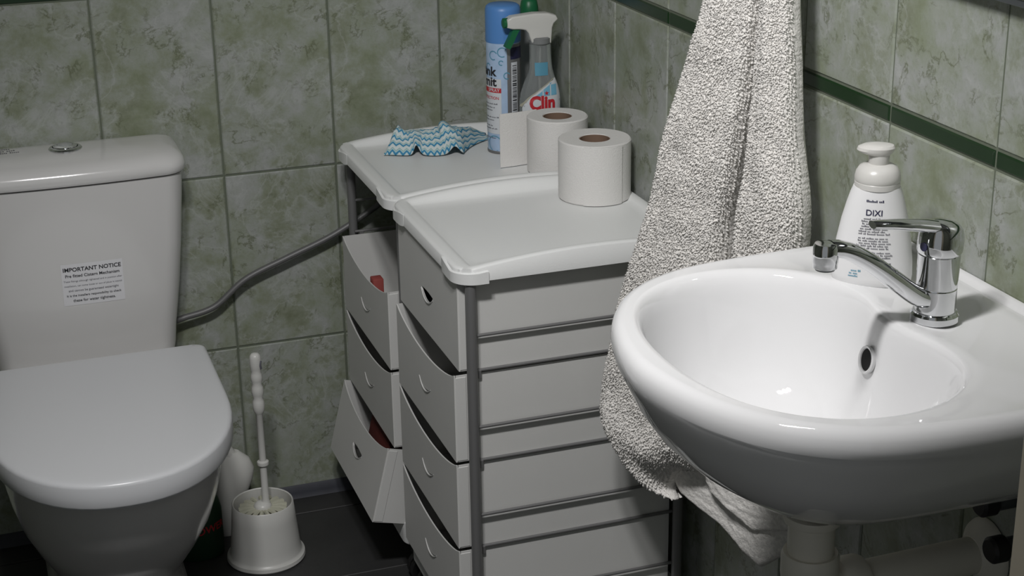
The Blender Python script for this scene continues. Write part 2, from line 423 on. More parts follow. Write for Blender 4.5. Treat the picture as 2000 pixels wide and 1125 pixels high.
def cloop(hw, yb, yf, z, bulge=.012, cr=.03, n=7):
    """rounded cistern outline, front gently bowed towards -y"""
    pts = []
    for x0, y0, a0, rr in ((hw, yb, 0, .012), (-hw, yb, 90, .012), (-hw, yf, 180, cr), (hw, yf, 270, cr)):
        sx = 1 if x0 > 0 else -1; sy = 1 if y0 == yb else -1
        for k in range(n + 1):
            a = math.radians(a0 + 90 * k / n); pts.append([x0 - sx * rr + rr * math.cos(a), y0 - sy * rr + rr * math.sin(a)])
        if a0 == 180:
            for k in range(1, 10): pts.append([lerp(-hw + cr, hw - cr, k / 10), yf])
    return [(x, y - (bulge * (1 - (x / hw) ** 2) if y < (yb + yf) / 2 else 0), z) for x, y in pts]
cl = [(.362, .138, -.014, -.108), (.368, .145, -.012, -.115), (.39, .149, -.012, -.119), (.42, .152, -.012, -.122), (.50, .163, -.010, -.130), (.58, .172, -.010, -.136), (.66, .179, -.010, -.140), (.698, .182, -.010, -.142)]
loft('cistern', [cloop(hw, yb, yf, z) for z, hw, yb, yf in cl], 'ceramic_wc', toilet)
cl = [(.6995, .181, -.008, -.141), (.701, .186, -.006, -.147), (.706, .188, -.005, -.150), (.714, .188, -.005, -.150), (.722, .186, -.005, -.147), (.729, .181, -.007, -.139), (.734, .172, -.011, -.124), (.7375, .158, -.020, -.104), (.7395, .13, -.030, -.088), (.7405, .08, -.042, -.075)]
cist_lid = loft('cistern_lid', [cloop(hw, yb, yf, z, bulge=.012, cr=min(.035, (yb - yf) * .4)) for z, hw, yb, yf in cl], 'ceramic_wc', toilet)
btn = lathe('flush_button', [(.027, 0), (.027, .003), (.0245, .0055), (.021, .006), (.0205, .0035), (.0200, .0035), (.0195, .0075), (.013, .009), (.0125, .0075), (.012, .009), (.0, .0092)][:-1] + [(.001, .0098)], (.002, -.070, .7390), 'chrome', toilet, 36)
lab = empty('tmp', (0, 0, 0)); bpy.data.objects.remove(lab)
# notice label on the cistern front
def cist_front(x, z, off=.0006):
    hw = interp([(c[0], c[1]) for c in [(.42, .152), (.50, .163), (.58, .172), (.66, .179)]], z); yf = interp([(.42, -.122), (.50, -.130), (.58, -.136), (.66, -.140)], z)
    return (x, yf - .012 * (1 - (x / hw) ** 2) - off, z)
LA = math.radians(-.5)
def lmap(off):
    def f(x, y): return cist_front(.018 + x * math.cos(LA) - y * math.sin(LA), .5300 + y * math.cos(LA) + x * math.sin(LA), off)
    return f
notice = patch('notice_label', -.0495, .0495, -.037, .037, lmap(.0006), 'cistern_label', toilet, 12, 8)
tag(notice, 'printed white notice sticker')
for s, size, y, bo in (('IMPORTANT NOTICE', .0098, .0265, .022), ('Pre fitted Cistern Mechanism', .0074, .0155, .016), ('These fittings although tightened and in position after', .0046, .0062, .0), ('installation, can come loose or out of place in transit', .0046, -.0022, 0),
                    ('and cannot be guaranteed watertight', .0057, -.0105, .008), ('it is the installers responsibility to check', .0057, -.0195, .012), ('these for water tightness.', .0070, -.0285, .012)):
    text('notice_text', s, size, lambda x, y2, y=y: lmap(.0010)(x * (.95 if y < .01 else 1), y + y2), 'ink_grey' if bo < .01 else 'black', notice, bo)
for k in range(3):
    scribble('lid_print', -.158, -.070 - .010 * (k == 0), -.040 - k * .012, .0055, lambda x, y: (x, y, .7400 - .0001 * 0 + (.0008 if abs(x) < .13 else -.0006)), 'ink_grey', toilet, k + 3)

# supply hose along the wall
tag(tube('flexible_hose', spline([(-.682, -.034, .400), (-.661, -.030, .4035), (-.606, -.028, .416), (-.548, -.026, .459), (-.472, -.026, .489), (-.396, -.026, .517), (-.340, -.026, .545), (-.29, -.026, .575), (-.26, -.018, .60), (-.255, -.001, .61)], 10), .0055, 'hose', None, 12),
    'grey flexible water hose running along the wall behind the cistern', 'hose')

# ------------------------------------------------------------------ toilet brush
br = empty('toilet_brush_holder', (-.576, -.203, 0), 'white plastic toilet brush holder on the floor beside the toilet', 'brush holder')
lathe('cup', [(.062, .0), (.067, .001), (.069, .004), (.068, .010), (.064, .0125), (.0625, .016), (.0605, .03), (.0560, .08), (.0535, .108), (.0522, .1095), (.0508, .108), (.0512, .10), (.053, .06), (.055, .02), (.02, .018)], (0, 0, 0), 'plastic', br, 56)
bh = empty('toilet_brush', (-.576, -.203, .019), 'white toilet brush with knobbly handle standing in its holder', 'brush')
hp = [(.0065, .07), (.010, .092), (.0075, .100), (.0062, .105), (.0060, .170), (.0100, .172), (.0104, .175), (.0100, .178), (.0060, .180), (.0060, .268), (.0074, .270), (.0098, .277), (.0106, .285), (.0098, .293), (.0078, .299), (.0098, .305), (.0106, .312), (.0098, .319), (.0078, .325), (.0096, .331), (.0103, .337), (.0094, .343), (.0080, .348), (.0094, .353), (.0100, .362), (.0098, .372), (.0088, .377), (.0060, .3805), (.002, .3815)]
hd = lathe('handle', hp, (.006, .0, -.011), 'plastic', bh, 20)
tube('hanging_slot_shade', spline([(.0140, -.0060, .357), (.0125, -.0074, .350), (.0138, -.0066, .343)], 5), .0020, 'ink_grey', hd, 8)  # dark tube on the grip paints the shade of its hanging hole
lathe('hub', [(.012, .0), (.013, .05), (.016, .080), (.014, .084), (.008, .088)], (0, 0, .002), 'plastic', bh, 20)
V, F = [], []
for ring, (z, rr, nn) in enumerate(((.078, .041, 17), (.066, .043, 19), (.05, .043, 19), (.034, .042, 19), (.018, .040, 17))):
    for k in range(nn):
        a = 2 * PI * (k + .37 * ring) / nn
        v, f = tube_data([(.010 * math.cos(a), .010 * math.sin(a), z), (.03 * math.cos(a), .03 * math.sin(a), z + .001), (rr * math.cos(a), rr * math.sin(a), z - .002)], lambda t: .0028 + .0022 * t, 6)
        n = len(V); V += v; F += [tuple(i + n for i in q) for q in f]
tag(mesh('bristles', V, F, 'bristle', bh, 50), 'cream radial bristle tufts')

# bottles behind the brush
wbt = empty('cleaner_bottle', (-.622, -.092, 0), 'white cleaner bottle with curved neck behind the brush holder', 'bottle')
def eloop(a, b2, z, cx=0, cy=0, n=28, rz=0, ex=2.0):
    out = []
    for k in range(n):
        t = 2 * PI * k / n; c, s = math.cos(t), math.sin(t)
        x = a * math.copysign(abs(c) ** (2 / ex), c); y = b2 * math.copysign(abs(s) ** (2 / ex), s)
        out.append((cx + x * math.cos(rz) - y * math.sin(rz), cy + x * math.sin(rz) + y * math.cos(rz), z))
    return out
loft('body', [eloop(a, a * .62, z, cx) for z, a, cx in ((0, .026, 0), (.004, .029, 0), (.06, .029, .002), (.085, .032, .010), (.105, .034, .016), (.125, .033, .020), (.145, .027, .018), (.16, .018, .010))], 'plastic', wbt)
tube('neck', spline([(.010, 0, .155), (.002, 0, .170), (-.008, 0, .180), (-.022, 0, .180)], 6), lambda t: .013 - .004 * t, 'plastic', wbt, 14)
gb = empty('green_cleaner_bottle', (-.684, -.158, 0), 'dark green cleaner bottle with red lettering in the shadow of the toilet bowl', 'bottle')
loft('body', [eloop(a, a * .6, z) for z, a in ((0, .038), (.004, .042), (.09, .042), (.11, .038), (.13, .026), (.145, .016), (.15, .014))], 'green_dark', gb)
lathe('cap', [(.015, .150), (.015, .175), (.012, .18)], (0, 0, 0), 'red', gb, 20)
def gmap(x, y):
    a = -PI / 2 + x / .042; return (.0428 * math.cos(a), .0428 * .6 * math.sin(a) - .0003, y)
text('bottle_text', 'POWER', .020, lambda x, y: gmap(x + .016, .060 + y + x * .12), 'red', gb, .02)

# ------------------------------------------------------------------ drawer trolleys
def make_trolley():
    t = empty('drawer_trolley', (0, 0, 0))
    HX, HY = .1605, .165           # rod positions; local x = depth (front is -x), y = width
    # --- tray: dished top with arched side rims
    x0, x1, hy = -.181, .188, .175
    NX, NY = 44, 40
    def outline(k, n):
        return None
    def zr(x, y):
        """height of the tray's top skin"""
        dxf = x - x0; dxb = x1 - x; dy = hy - abs(y)
        arch = .0155 * max(0, 1 - ((x - .02) / .20) ** 2)
        hs = .0045 + arch
        cutb = max(0, min(1, (x1 - .075 - x) / .006))
        hs = lerp(.004, hs, cutb)
        def lip(d, h, wtop, wfall):
            if d < .004: return h - .003 * (1 - d / .004) ** 2
            if d < wtop: return h
            s = min(1, (d - wtop) / wfall); return h * (1 - (s * s * (3 - 2 * s)))
        rim = max(lip(dxf, .0065, .018, .012), lip(dxb, .005, .012, .01), lip(dy, hs, .010, .016))
        return .692 + rim
    # skin sampled on a rounded-rectangle grid
    xsn = sorted(set([x0 + d for d in (0, .0015, .004, .008, .013, .018, .021, .024, .027, .030)] + [x1 - d for d in (0, .0015, .004, .008, .012, .017, .022, .066, .069, .072, .075, .078, .082)] + [lerp(x0 + .03, x1 - .09, k / 18) for k in range(19)] + [lerp(x1 - .066, x1 - .022, k / 4) for k in range(5)]))
    dys = [0, .0015, .004, .007, .010, .013, .016, .019, .022, .026]
    ysn = sorted(set([-hy + d for d in dys] + [hy - d for d in dys] + [lerp(-hy + .026, hy - .026, k / 12) for k in range(13)]))
    R = .03
    def rc(x, y):
        # squeeze the grid's corners into round ones (front corners)
        cx = x0 + R; cy = hy - R
        if x < cx and abs(y) > cy:
            a = (cx - x) / R; b3 = (abs(y) - cy) / R
            q = math.sqrt(a * a + b3 * b3); m3 = max(a, b3)
            if q > 1e-6: 
                a, b3 = a * m3 / q, b3 * m3 / q
            return cx - a * R, math.copysign(cy + b3 * R, y)
        return x, y
    V, F = [], []; nx, ny = len(xsn), len(ysn)
    for x in xsn:
        for y in ysn:
            X, Y = rc(x, y); V.append((X, Y, zr(x, y)))
    for i in range(nx - 1):
        for j in range(ny - 1): F.append((i * ny + j, (i + 1) * ny + j, (i + 1) * ny + j + 1, i * ny + j + 1))
    ring = [(i, 0) for i in range(nx)] + [(nx - 1, j) for j in range(1, ny)] + [(i, ny - 1) for i in range(nx - 2, -1, -1)] + [(0, j) for j in range(ny - 2, 0, -1)]
    base = len(V)
    for i, j in ring:
        v = V[i * ny + j]; V.append((v[0], v[1], .6795))
    nr = len(ring)
    for k in range(nr):
        a, c = ring[k], ring[(k + 1) % nr]; F.append((a[0] * ny + a[1], base + k, base + (k + 1) % nr, c[0] * ny + c[1]))
    # underside, slightly inset
    b4 = len(V)
    for i, j in ring:
        v = V[i * ny + j]; V.append((v[0] * .985, v[1] * .985, .6795))
    b5 = len(V)
    for i, j in ring:
        v = V[i * ny + j]; V.append((v[0] * .98, v[1] * .98, .688))
    for k in range(nr):
        k2 = (k + 1) % nr
        F.append((base + k, b4 + k, b4 + k2, base + k2)); F.append((b4 + k, b5 + k, b5 + k2, b4 + k2))
    F.append(tuple(b5 + k for k in range(nr)))
    tray = mesh('tray', V, F, 'tray', t, 55)
    # corner caps wrapping the front rods
    for s in (-1, 1):
        pts = []
        for k in range(13):
            a = math.radians(180 + 90 * k / 12)
            pts.append((x0 + R + (R + .0030) * math.cos(a), s * (-(hy - R) + (R + .0030) * math.sin(a)) ))
        pts = [(x0 - .0005, -s * (hy - R - .046)), (x0 - .0030, -s * (hy - R - .036)), (x0 - .0030, -s * (hy - R - .018))] + pts + [(x0 + R + .014, s * -(hy + .0030))]
        top = [.6975, .6985, .6950] + [.6915 + .0015 * k / 12 for k in range(13)] + [.6945]
        lo_ = [.6790, .6775] + [.6760] * (len(pts) - 2)
        cxm, cym = x0 + R, s * -(hy - R)
        loops = []
        for k, (px, py) in enumerate(pts):
            d = Vector((cxm - px, cym - py)); d.normalize() if d.length else None
            ix, iy = px + d.x * .005, py + d.y * .005
            loops.append([(px, py, lo_[k]), (px, py, top[k] - .001), (lerp(px, ix, .3), lerp(py, iy, .3), top[k]), (ix, iy, top[k]), (ix, iy, lo_[k])])
        loft('corner_cap', loops, 'tray', tray)
    # --- rods
    for sx in (-1, 1):
        for sy in (-1, 1):
            rod = tube('rod', [(sx * HX, sy * HY, .082), (sx * HX, sy * HY, .35), (sx * HX, sy * HY, .688)], .0078, 'rod', t, 14)
    # --- rails
    for lev in range(4):
        for sy in (-1, 1):
            for z in (.595 - lev * .1405, .5395 - lev * .1405):
                up = z > .57 - lev * .1405
                yy = sy * (HY - (.0035 if up else .010))
                rl = tube('rail', [(-HX, yy, z), (0, yy, z), (HX, yy, z)], .0026, 'rod', t, 8)
                if not up: box('rail_clip', (-HX + .008, yy - .003, z - .012), (-HX + .016, yy + .003, z + .001), 'rod', rl, .001, 1)
    # --- base frame and casters
    oo = rrect(-.172, .178, -.168, .168, .025); ii = rrect(-.148, .156, -.146, .146, .012)
    poly2d('base_frame', oo, [ii], .036, lambda x, y, z: (x, y, .098 + z), 'tray', t, .002)
    for sx in (-1, 1):
        for sy in (-1, 1):
            c0 = (sx * .150, sy * .150)
            cst = lathe('caster', [(.009, .058), (.012, .060), (.012, .079), (.008, .081)], (c0[0], c0[1], 0), 'dark_rubber', t, 16)
            for q in (-1, 1): lathe('wheel', [(.010, -.006), (.0245, -.006), (.0265, -.004), (.0265, .004), (.0245, .006), (.010, .006)], (c0[0] + .010, c0[1] + q * .009, .0268), 'dark_rubber', cst, 24, axis=(0, 1, 0))
            box('caster_fork', (c0[0] - .008, c0[1] - .003, .020), (c0[0] + .016, c0[1] + .003, .06), 'dark_rubber', cst, .002)
    return t

def make_drawer(dip=.0235, open_slot=True, FH=.1345):
    """drawer body with its own front panel; origin at the middle of the bottom front edge, local x runs backwards"""
    hw, D, H, th = .1525, .335, .1345, .0018
    V, F = [], []
    def slab(lo, hi):
        n = len(V)
        for z in (lo[2], hi[2]):
            for y in (lo[1], hi[1]):
                for x in (lo[0], hi[0]): V.append((x, y, z))
        F.extend([(n, n + 2, n + 3, n + 1), (n + 4, n + 5, n + 7, n + 6), (n, n + 1, n + 5, n + 4), (n + 2, n + 6, n + 7, n + 3), (n, n + 4, n + 6, n + 2), (n + 1, n + 3, n + 7, n + 5)])
    slab((.002, -hw, 0), (D, hw, th))
    for s in (-1, 1):
        y0, y1 = sorted((s * hw, s * (hw - th)))
        slab((.002, y0, th), (D, y1, H))
    slab((D - th, -hw + th, th), (D, hw - th, H - .004))
    body = mesh('drawer', V, F, 'sheet', None, 30)
    top = [(hw, FH)] + [(hw * (1 - 2 * k / 24) * .985, FH - dip * (1 - (1 - 2 * k / 24) ** 2) ** .8) for k in range(0, 25)] + [(-hw, FH)]
    outer = [(-hw, 0), (hw, 0)] + top
    def cres(k, n, base, d): return (-.030 + .060 * k / n, base - d * (1 - (2 * k / n - 1) ** 2))
    up, dn = ((.0665, -.002), (.0640, .0125)) if open_slot else ((.0640, .0100), (.0632, .0118))
    slot = [cres(k, 14, *up) for k in range(15)] + [cres(k, 14, *dn) for k in range(13, 0, -1)]
    poly2d('front_panel', outer, [slot], .0022, lambda x, y, z: (z, x, y), 'sheet', body)
    # turned-out lip along the lower edge of the slot
    lo = []
    for k in range(15):
        x, y = cres(k, 14, *dn); t = 1 - (2 * k / 14 - 1) ** 2
        lo.append([(-.0011, x, y - .0022), (-.0011 - .0012 * t - .0006, x, y - .0014), (-.0011 - .0014 * t - .0006, x, y), (.0005, x, y)])
    loft('slot_lip', lo, 'sheet', body)
    for s in (-1, 1):
        box('fold_tab', (.0075, s * (hw + .0004) - .0006, .036), (.0090, s * (hw + .0004) + .0006, .098), 'sheet', body)
        box('corner_fold', (.001, s * (hw + .0003) - .0008, .002), (.0165, s * (hw + .0003) + .0008, H - .003), 'sheet', body, .0005, 1)
    return body

TA = make_trolley()
TB = copy_tree(TA)
TA.location = (-.1955, -.5865, 0); TB.location = (-.1955, -.2285, 0)
tag(TA, 'white drawer trolley nearest the washbasin with four closed drawers under one toilet roll', 'trolley', 'white drawer trolleys')
tag(TB, 'white drawer trolley against the back wall with a tipped bottom drawer', 'trolley', 'white drawer trolleys')
LEV = [.5405, .4000, .2600, .1195]
drs = make_drawer(open_slot=False)
for T, lv, d in ((TA, 0, make_drawer(dip=.001, FH=.1455)), (TA, 1, drs), (TA, 2, None), (TA, 3, None), (TB, 1, None), (TB, 2, None), (TB, 3, make_drawer())):
    if d is None: d = copy_tree(drs)
    d.parent = T
    if T is TB and lv == 3:
        d.location = (-.2265, 0, .1290); d.rotation_euler = (0, math.radians(14), 0); d['label'] = 'bottom drawer tipped out of its rails'
    else:
        d.location = (-.1830 + (.008 if T is TA and lv == 0 else 0), 0, LEV[lv])

# small things lying in the drawers
o = box('red_box', (-.3745, -.268, .4035), (-.356, -.246, .517), 'dull_red', None, .002); tag(o, 'small red packet standing in the open upper drawer by the back wall', 'packet')

o = box('dark_red_box', (-.040, -.07, -.045), (.030, .05, .040), 'dark_red', None, .003)
o.location = (-.338, -.235, .190); o.rotation_euler = (0, math.radians(14), 0)
tag(o, 'dark red box inside the tipped bottom drawer', 'box')

# ------------------------------------------------------------------ things on the trays
ZT = .6925
def toilet_roll(name, c, r, h, label, seam):
    t = empty(name, c, label, 'toilet roll', 'toilet rolls on the trolleys')
    rc = .0235
    prof = [(rc, .001), (r - .002, 0), (r, .002), (r, h - .002), (r - .002, h), (rc + .001, h - .001), (rc, h - .003)]
    n = 64; loops = []
    for rr, z in prof:
        loops.append([((rr * (1 + .006 * noise.noise(Vector((math.cos(2 * PI * k / n) * 2, math.sin(2 * PI * k / n) * 2, z * 20))))) * math.cos(2 * PI * k / n), rr * math.sin(2 * PI * k / n), z) for k in range(n)])
    V, F = loft_data(loops, False, False)
    mesh('paper', V, F, 'paper', t, 40)
    lathe('cardboard_core', [(rc + .0002, .001), (rc + .0002, h - .002), (rc - .0012, h - .002), (rc - .0012, .001)], (0, 0, 0), 'core', t, 40, caps=False)
    if seam is not None:
        # loose end of the sheet: a shell that follows the roll and ends in a straight edge
        lo, lp_ = [], []
        for k in range(20):
            a = seam - 1.1 * k / 19; rr = r + .0009 + .0012 * (1 - k / 19)
            lo.append([(rr * math.cos(a), rr * math.sin(a), .001), (rr * math.cos(a), rr * math.sin(a), h - .001), ((r - .001) * math.cos(a), (r - .001) * math.sin(a), h - .001), ((r - .001) * math.cos(a), (r - .001) * math.sin(a), .001)])
        loft('sheet_end', lo, 'paper', t)
    return t
r1 = toilet_roll('toilet_roll', (-.068, -.492, ZT), .0565, .0945, 'front toilet roll standing on the trolley nearest the washbasin', -1.15)
r2 = toilet_roll('toilet_roll', (-.0700, -.334, ZT), .0500, .0925, 'toilet roll with a loose sheet, in front of the spray bottle', None)
lo = []
sh = spline([(-.018, .0500, 0), (-.04, .0465, 0), (-.058, .044, 0), (-.085, .042, 0)], 8)
for p in sh: lo.append([(p.x, p.y, .001), (p.x, p.y, .0920), (p.x, p.y + .0012, .0920), (p.x, p.y + .0012, .001)])
loft('loose_sheet', lo, 'paper', r2)

# air freshener can
can = empty('spray_can', (-.1110, -.186, ZT), 'tall pale blue aerosol can with blue cap standing beside the cloth', 'aerosol can')
CR = .0292
lathe('can_body', [(CR - .004, 0), (CR - .001, .001), (CR, .004), (CR, .192), (CR - .001, .196)], (0, 0, 0), 'can_pale', can, 48)
lathe('base_ring', [(CR - .001, .0), (CR + .0006, .0012), (CR + .0006, .0040), (CR, .0048)], (0, 0, 0), 'rod', can, 48)
lathe('cap', [(CR + .0003, .190), (CR + .0008, .192), (CR + .0006, .243), (CR - .001, .249), (CR - .005, .252), (.002, .253)], (0, 0, 0), 'can_blue', can, 48)
CAMA = math.atan2(-2.557, -.863)     # bearing of the viewer from the can
def canmap(off):
    return lambda x, y: ((CR + off) * math.cos(CAMA + x / CR), (CR + off) * math.sin(CAMA + x / CR), y)
cm_ = canmap
patch('silver_panel', .0060, .060, .006, .188, cm_(.0003), 'can_silver', can, 16, 4)
patch('navy_panel', .0120, .040, .163, .183, cm_(.0006), 'navy', can, 8, 2)
patch('barcode_panel', .0130, .0255, .020, .158, cm_(.0006), 'white_print', can, 6, 4)
rn = random.Random(5); z = .024
k = 0
while z < .152:
    w = rn.choice((.0008, .0012, .002)); patch('barcode_bar', .0150, .0235, z, z + w, cm_(.0009), 'black', can, 4, 1); z += w + rn.choice((.0010, .0016, .0026)); k += 1
patch('text_panel', -.045, -.0045, .035, .130, cm_(.0004), 'white_print', can, 12, 4)
text('can_text', 'denk', .0215, lambda x, y: cm_(.0008)(x - .0350, .142 + y), 'black', can, .03)
text('can_text', 'mit', .0215, lambda x, y: cm_(.0008)(x - .0270, .1245 + y), 'black', can, .03)
patch('red_band', -.045, -.0045, .1065, .1145, cm_(.0006), 'red', can, 10, 1)
text('can_text', 'SPRAY', .0080, lambda x, y: cm_(.0010)(x - .0185, .1105 + y), 'white_print', can, .01)
text('can_text', 'PROTECTION', .0070, lambda x, y: cm_(.0008)(x - .0300, .0970 + y), 'red', can, .01)
for i, zz in enumerate((.086, .080, .075, .063, .058, .048, .043, .027)):
    scribble('can_small_print', -.044, -.009 - .006 * (i % 3), zz, .0022, cm_(.0008), 'ink_grey', can, i)
for bx, bz, brr in ((-.018, .170, .008), (-.002, .176, .0085), (-.004, .158, .0045), (.0055, .136, .006), (-.018, .018, .014), (.002, .010, .006), (-.030, .150, .006)):
    pts = [[cm_(.0007)(bx + (brr + q) * math.cos(a), min(.187, max(.006, bz + (brr + q) * math.sin(a)))) for q in (0, -.0016)] for a in [PI * 1.5 * k / 18 + .5 for k in range(19)]]
    V = [p for l in pts for p in l]; F = [(2 * i, 2 * i + 2, 2 * i + 3, 2 * i + 1) for i in range(18)]
    mesh('bubble_print', V, F, 'teal', can, None, fix=False)

# glass cleaner spray bottle
SA = math.radians(178)                       # bearing of the nozzle
sb = empty('trigger_spray_bottle', (-.0650, -.2370, ZT), 'clear trigger spray bottle with red lettering and green trigger behind the toilet roll', 'spray bottle', rz=SA)
prof = [(0, .031, .017), (.004, .0345, .019), (.05, .0355, .0195), (.095, .0350, .0190), (.110, .0330, .0180), (.125, .0285, .0165), (.138, .0230, .0155), (.150, .0195, .0150), (.170, .0180, .0145), (.188, .0180, .0145), (.194, .0170, .0140)]
def sbx(z): return interp([(0, 0), (.09, 0), (.15, -.002), (.2, -.001)], z)
body = loft('bottle_body', [eloop(a, b2, z, sbx(z), 0, 36, ex=2.4) for z, a, b2 in prof], 'clear', sb)
def slab_map(off):
    def f(x, y):
        a = interp([(p[0], p[1]) for p in prof], y); b2 = interp([(p[0], p[2]) for p in prof], y); c0 = sbx(y)
        q = max(-.995, min(.995, (x - c0) / a)); return (x, b2 * (1 - abs(q) ** 2.4) ** (1 / 2.4) + off, y)
    return f
def smir(off):                               # reading direction as the viewer sees it
    g = slab_map(off); return lambda x, y: g(-x, y)
def label_patch(name, xl, xr, z0, z1, off, material, n0=14, m0=10):
    V = [smir(off)(lerp(xl(lerp(z0, z1, j / m0)), xr(lerp(z0, z1, j / m0)), i / n0), lerp(z0, z1, j / m0)) for j in range(m0 + 1) for i in range(n0 + 1)]
    F = [(j * (n0 + 1) + i, j * (n0 + 1) + i + 1, (j + 1) * (n0 + 1) + i + 1, (j + 1) * (n0 + 1) + i) for j in range(m0) for i in range(n0)]
    return mesh(name, V, F, material, body, 60, fix=False)
LT = lambda z: interp([(0, -.0335), (.090, -.0335), (.105, -.021), (.134, .022)], z)
RT = lambda z: interp([(0, .0335), (.10, .0335), (.12, .030), (.134, .024)], z)
label_patch('label', LT, RT, .012, .134, .0006, 'white_print', 16, 18)
label_patch('label_border', lambda z: LT(z) - .0035, lambda z: LT(z), .088, .134, .0009, 'core_pale', 2, 12)
label_patch('label_window', lambda z: LT(z) + .006, lambda z: max(LT(z) + .0065, -.001), .106, .121, .0010, 'sky_print', 5, 8)
label_patch('label_window', lambda z: max(.001, LT(z) + .005), lambda z: .0125, .106, .127, .0010, 'sky_print', 5, 8)
label_patch('label_window', lambda z: .0145, lambda z: .025, .106, .124, .0010, 'sky_print', 5, 8)
label_patch('label_window', lambda z: -.026, lambda z: .026, .018, .058, .0010, 'teal', 8, 4)
text('label_text', 'Clin', .031, lambda x, y: smir(.0014)(x * .88 - .001, .0935 + y), 'red', body, .045)
sv = []
for k in range(10):
    a = PI / 2 + 2 * PI * k / 10; rr = .0044 if k % 2 == 0 else .0018; sv.append(smir(.0015)(.0062 + rr * math.cos(a), .1105 + rr * math.sin(a)))
mesh('label_star', sv, [tuple(range(10))], 'red', body, None, fix=False)
label_patch('teal_print', lambda z: -.012, lambda z: .010, .140, .162, .0006, 'teal', 5, 4)
lathe('collar', [(.0160, .191), (.0178, .193), (.0178, .2010), (.015, .203)], (-.001, 0, 0), 'grey_plastic', sb, 28)
hp = [(-.0155, .1950), (-.010, .1948), (.0130, .1975), (.0155, .2040), (.0185, .2130), (.0240, .2195), (.034, .2215), (.048, .2225), (.054, .2245), (.0545, .2340), (.048, .2375), (.010, .2405), (-.012, .2395), (-.0245, .2355), (-.0265, .2320), (-.0205, .2265), (-.0175, .2190), (-.0165, .207)]
poly2d('spray_head', hp, [], .015, lambda x, y, z: (x, z, y), 'plastic', sb, .0030)
lathe('nozzle', [(.0070, 0), (.0085, .001), (.0085, .009), (.006, .0105)], (.0530, 0, .2292), 'green', sb, 20, axis=(1, 0, 0))
tr = spline([(.036, 0, .224), (.043, 0, .214), (.050, 0, .200), (.0565, 0, .188)], 6)
loft('trigger', [[(p.x - .0045, -.0060, p.z - .002), (p.x + .0045, -.0060, p.z + .002), (p.x + .0045, .0060, p.z + .002), (p.x - .0045, .0060, p.z - .002)] for p in tr], 'green', sb)
tube('dip_tube', [(-.001, 0, .19), (.002, 0, .09), (.004, 0, .01)], .002, 'plastic', sb, 8)

# second bottle behind: only its green cap shows
gc = empty('green_capped_bottle', (-.034, -.102, ZT), 'grey bottle with dark green cap behind the trigger spray bottle', 'bottle')
lathe('body', [(.022, 0), (.024, .003), (.024, .165), (.018, .195), (.013, .205), (.013, .21)], (0, 0, 0), 'grey_plastic', gc, 32)
lathe('cap', [(.0155, .208), (.0165, .210), (.0160, .226), (.0140, .237), (.0090, .2425), (.002, .2435)], (0, 0, 0), 'green', gc, 32)

# zigzag dish cloth, crumpled
NU, NV = 96, 44
V, F, UV = [], [], []
for j in range(NV + 1):
    v = j / NV
    for i in range(NU + 1):
        u = i / NU
        ax = lerp(-.316, -.156, u); ay = lerp(-.146, -.190, min(1, u * 1.5))      # front hem on the tray
        bx = lerp(-.286, -.146, u); by = lerp(-.088, -.105, u)                        # back hem
        tail = max(0, (u - .80) / .20)
        ax += .040 * tail ** 2; ay += .075 * tail; bx += .030 * tail; by += .028 * tail
        x = lerp(ax, bx, v); y = lerp(ay, by, v)
        hump = min(1, v / .42) ** .75 if v < .55 else max(0, 1 - ((v - .55) / .45) ** 2)
        env = min(1, .12 + u / .10) * min(1, .25 + (1 - u) / .13)
        z = hump * env * (.0335 + .0022 * math.sin(u * 11 + .5) + .006 * noise.noise(Vector((u * 7, 1, 4))))
        z *= lerp(1, .55, max(0, (u - .78) / .22))
        w1 = math.exp(-((u - .33) / .050) ** 2) * .017 + math.exp(-((u - .72) / .065) ** 2) * .015
        z += w1 * (1 - min(1, v / .5)) ** 1.2
        z += .006 * math.exp(-((u - .62) / .10) ** 2) * hump - .014 * math.exp(-((u - .575) / .016) ** 2) * hump * min(1, v * 4) * max(0, 1 - v)
        z += .0045 * noise.noise(Vector((u * 9, v * 7, 3))) * hump
        y += .006 * math.sin(u * 22) * (1 - v) * .5; x += .005 * noise.noise(Vector((u * 6, v * 6, 9))) + .012 * max(0, .15 - u) / .15 * v
        V.append((x + .20, y + .14, max(.0012, z + .0015)))
        UV.append((u, v))
for j in range(NV):
    for i in range(NU): F.append((j * (NU + 1) + i, j * (NU + 1) + i + 1, (j + 1) * (NU + 1) + i + 1, (j + 1) * (NU + 1) + i))
cl = mesh('cleaning_cloth', V, F, 'cloth', None, 180, fix=False)
cl.location = (-.20, -.14, ZT)
ul = cl.data.uv_layers.new(name='UVMap')
for lp2 in cl.data.loops: ul.data[lp2.index].uv = UV[lp2.vertex_index]
md = cl.modifiers.new('solid', 'SOLIDIFY'); md.thickness = .0012; md.offset = 1
tag(cl, 'crumpled blue and white zigzag cleaning cloth on the rear trolley tray', 'cloth')

# ------------------------------------------------------------------ washbasin
SY = -1.458; ZS = .850
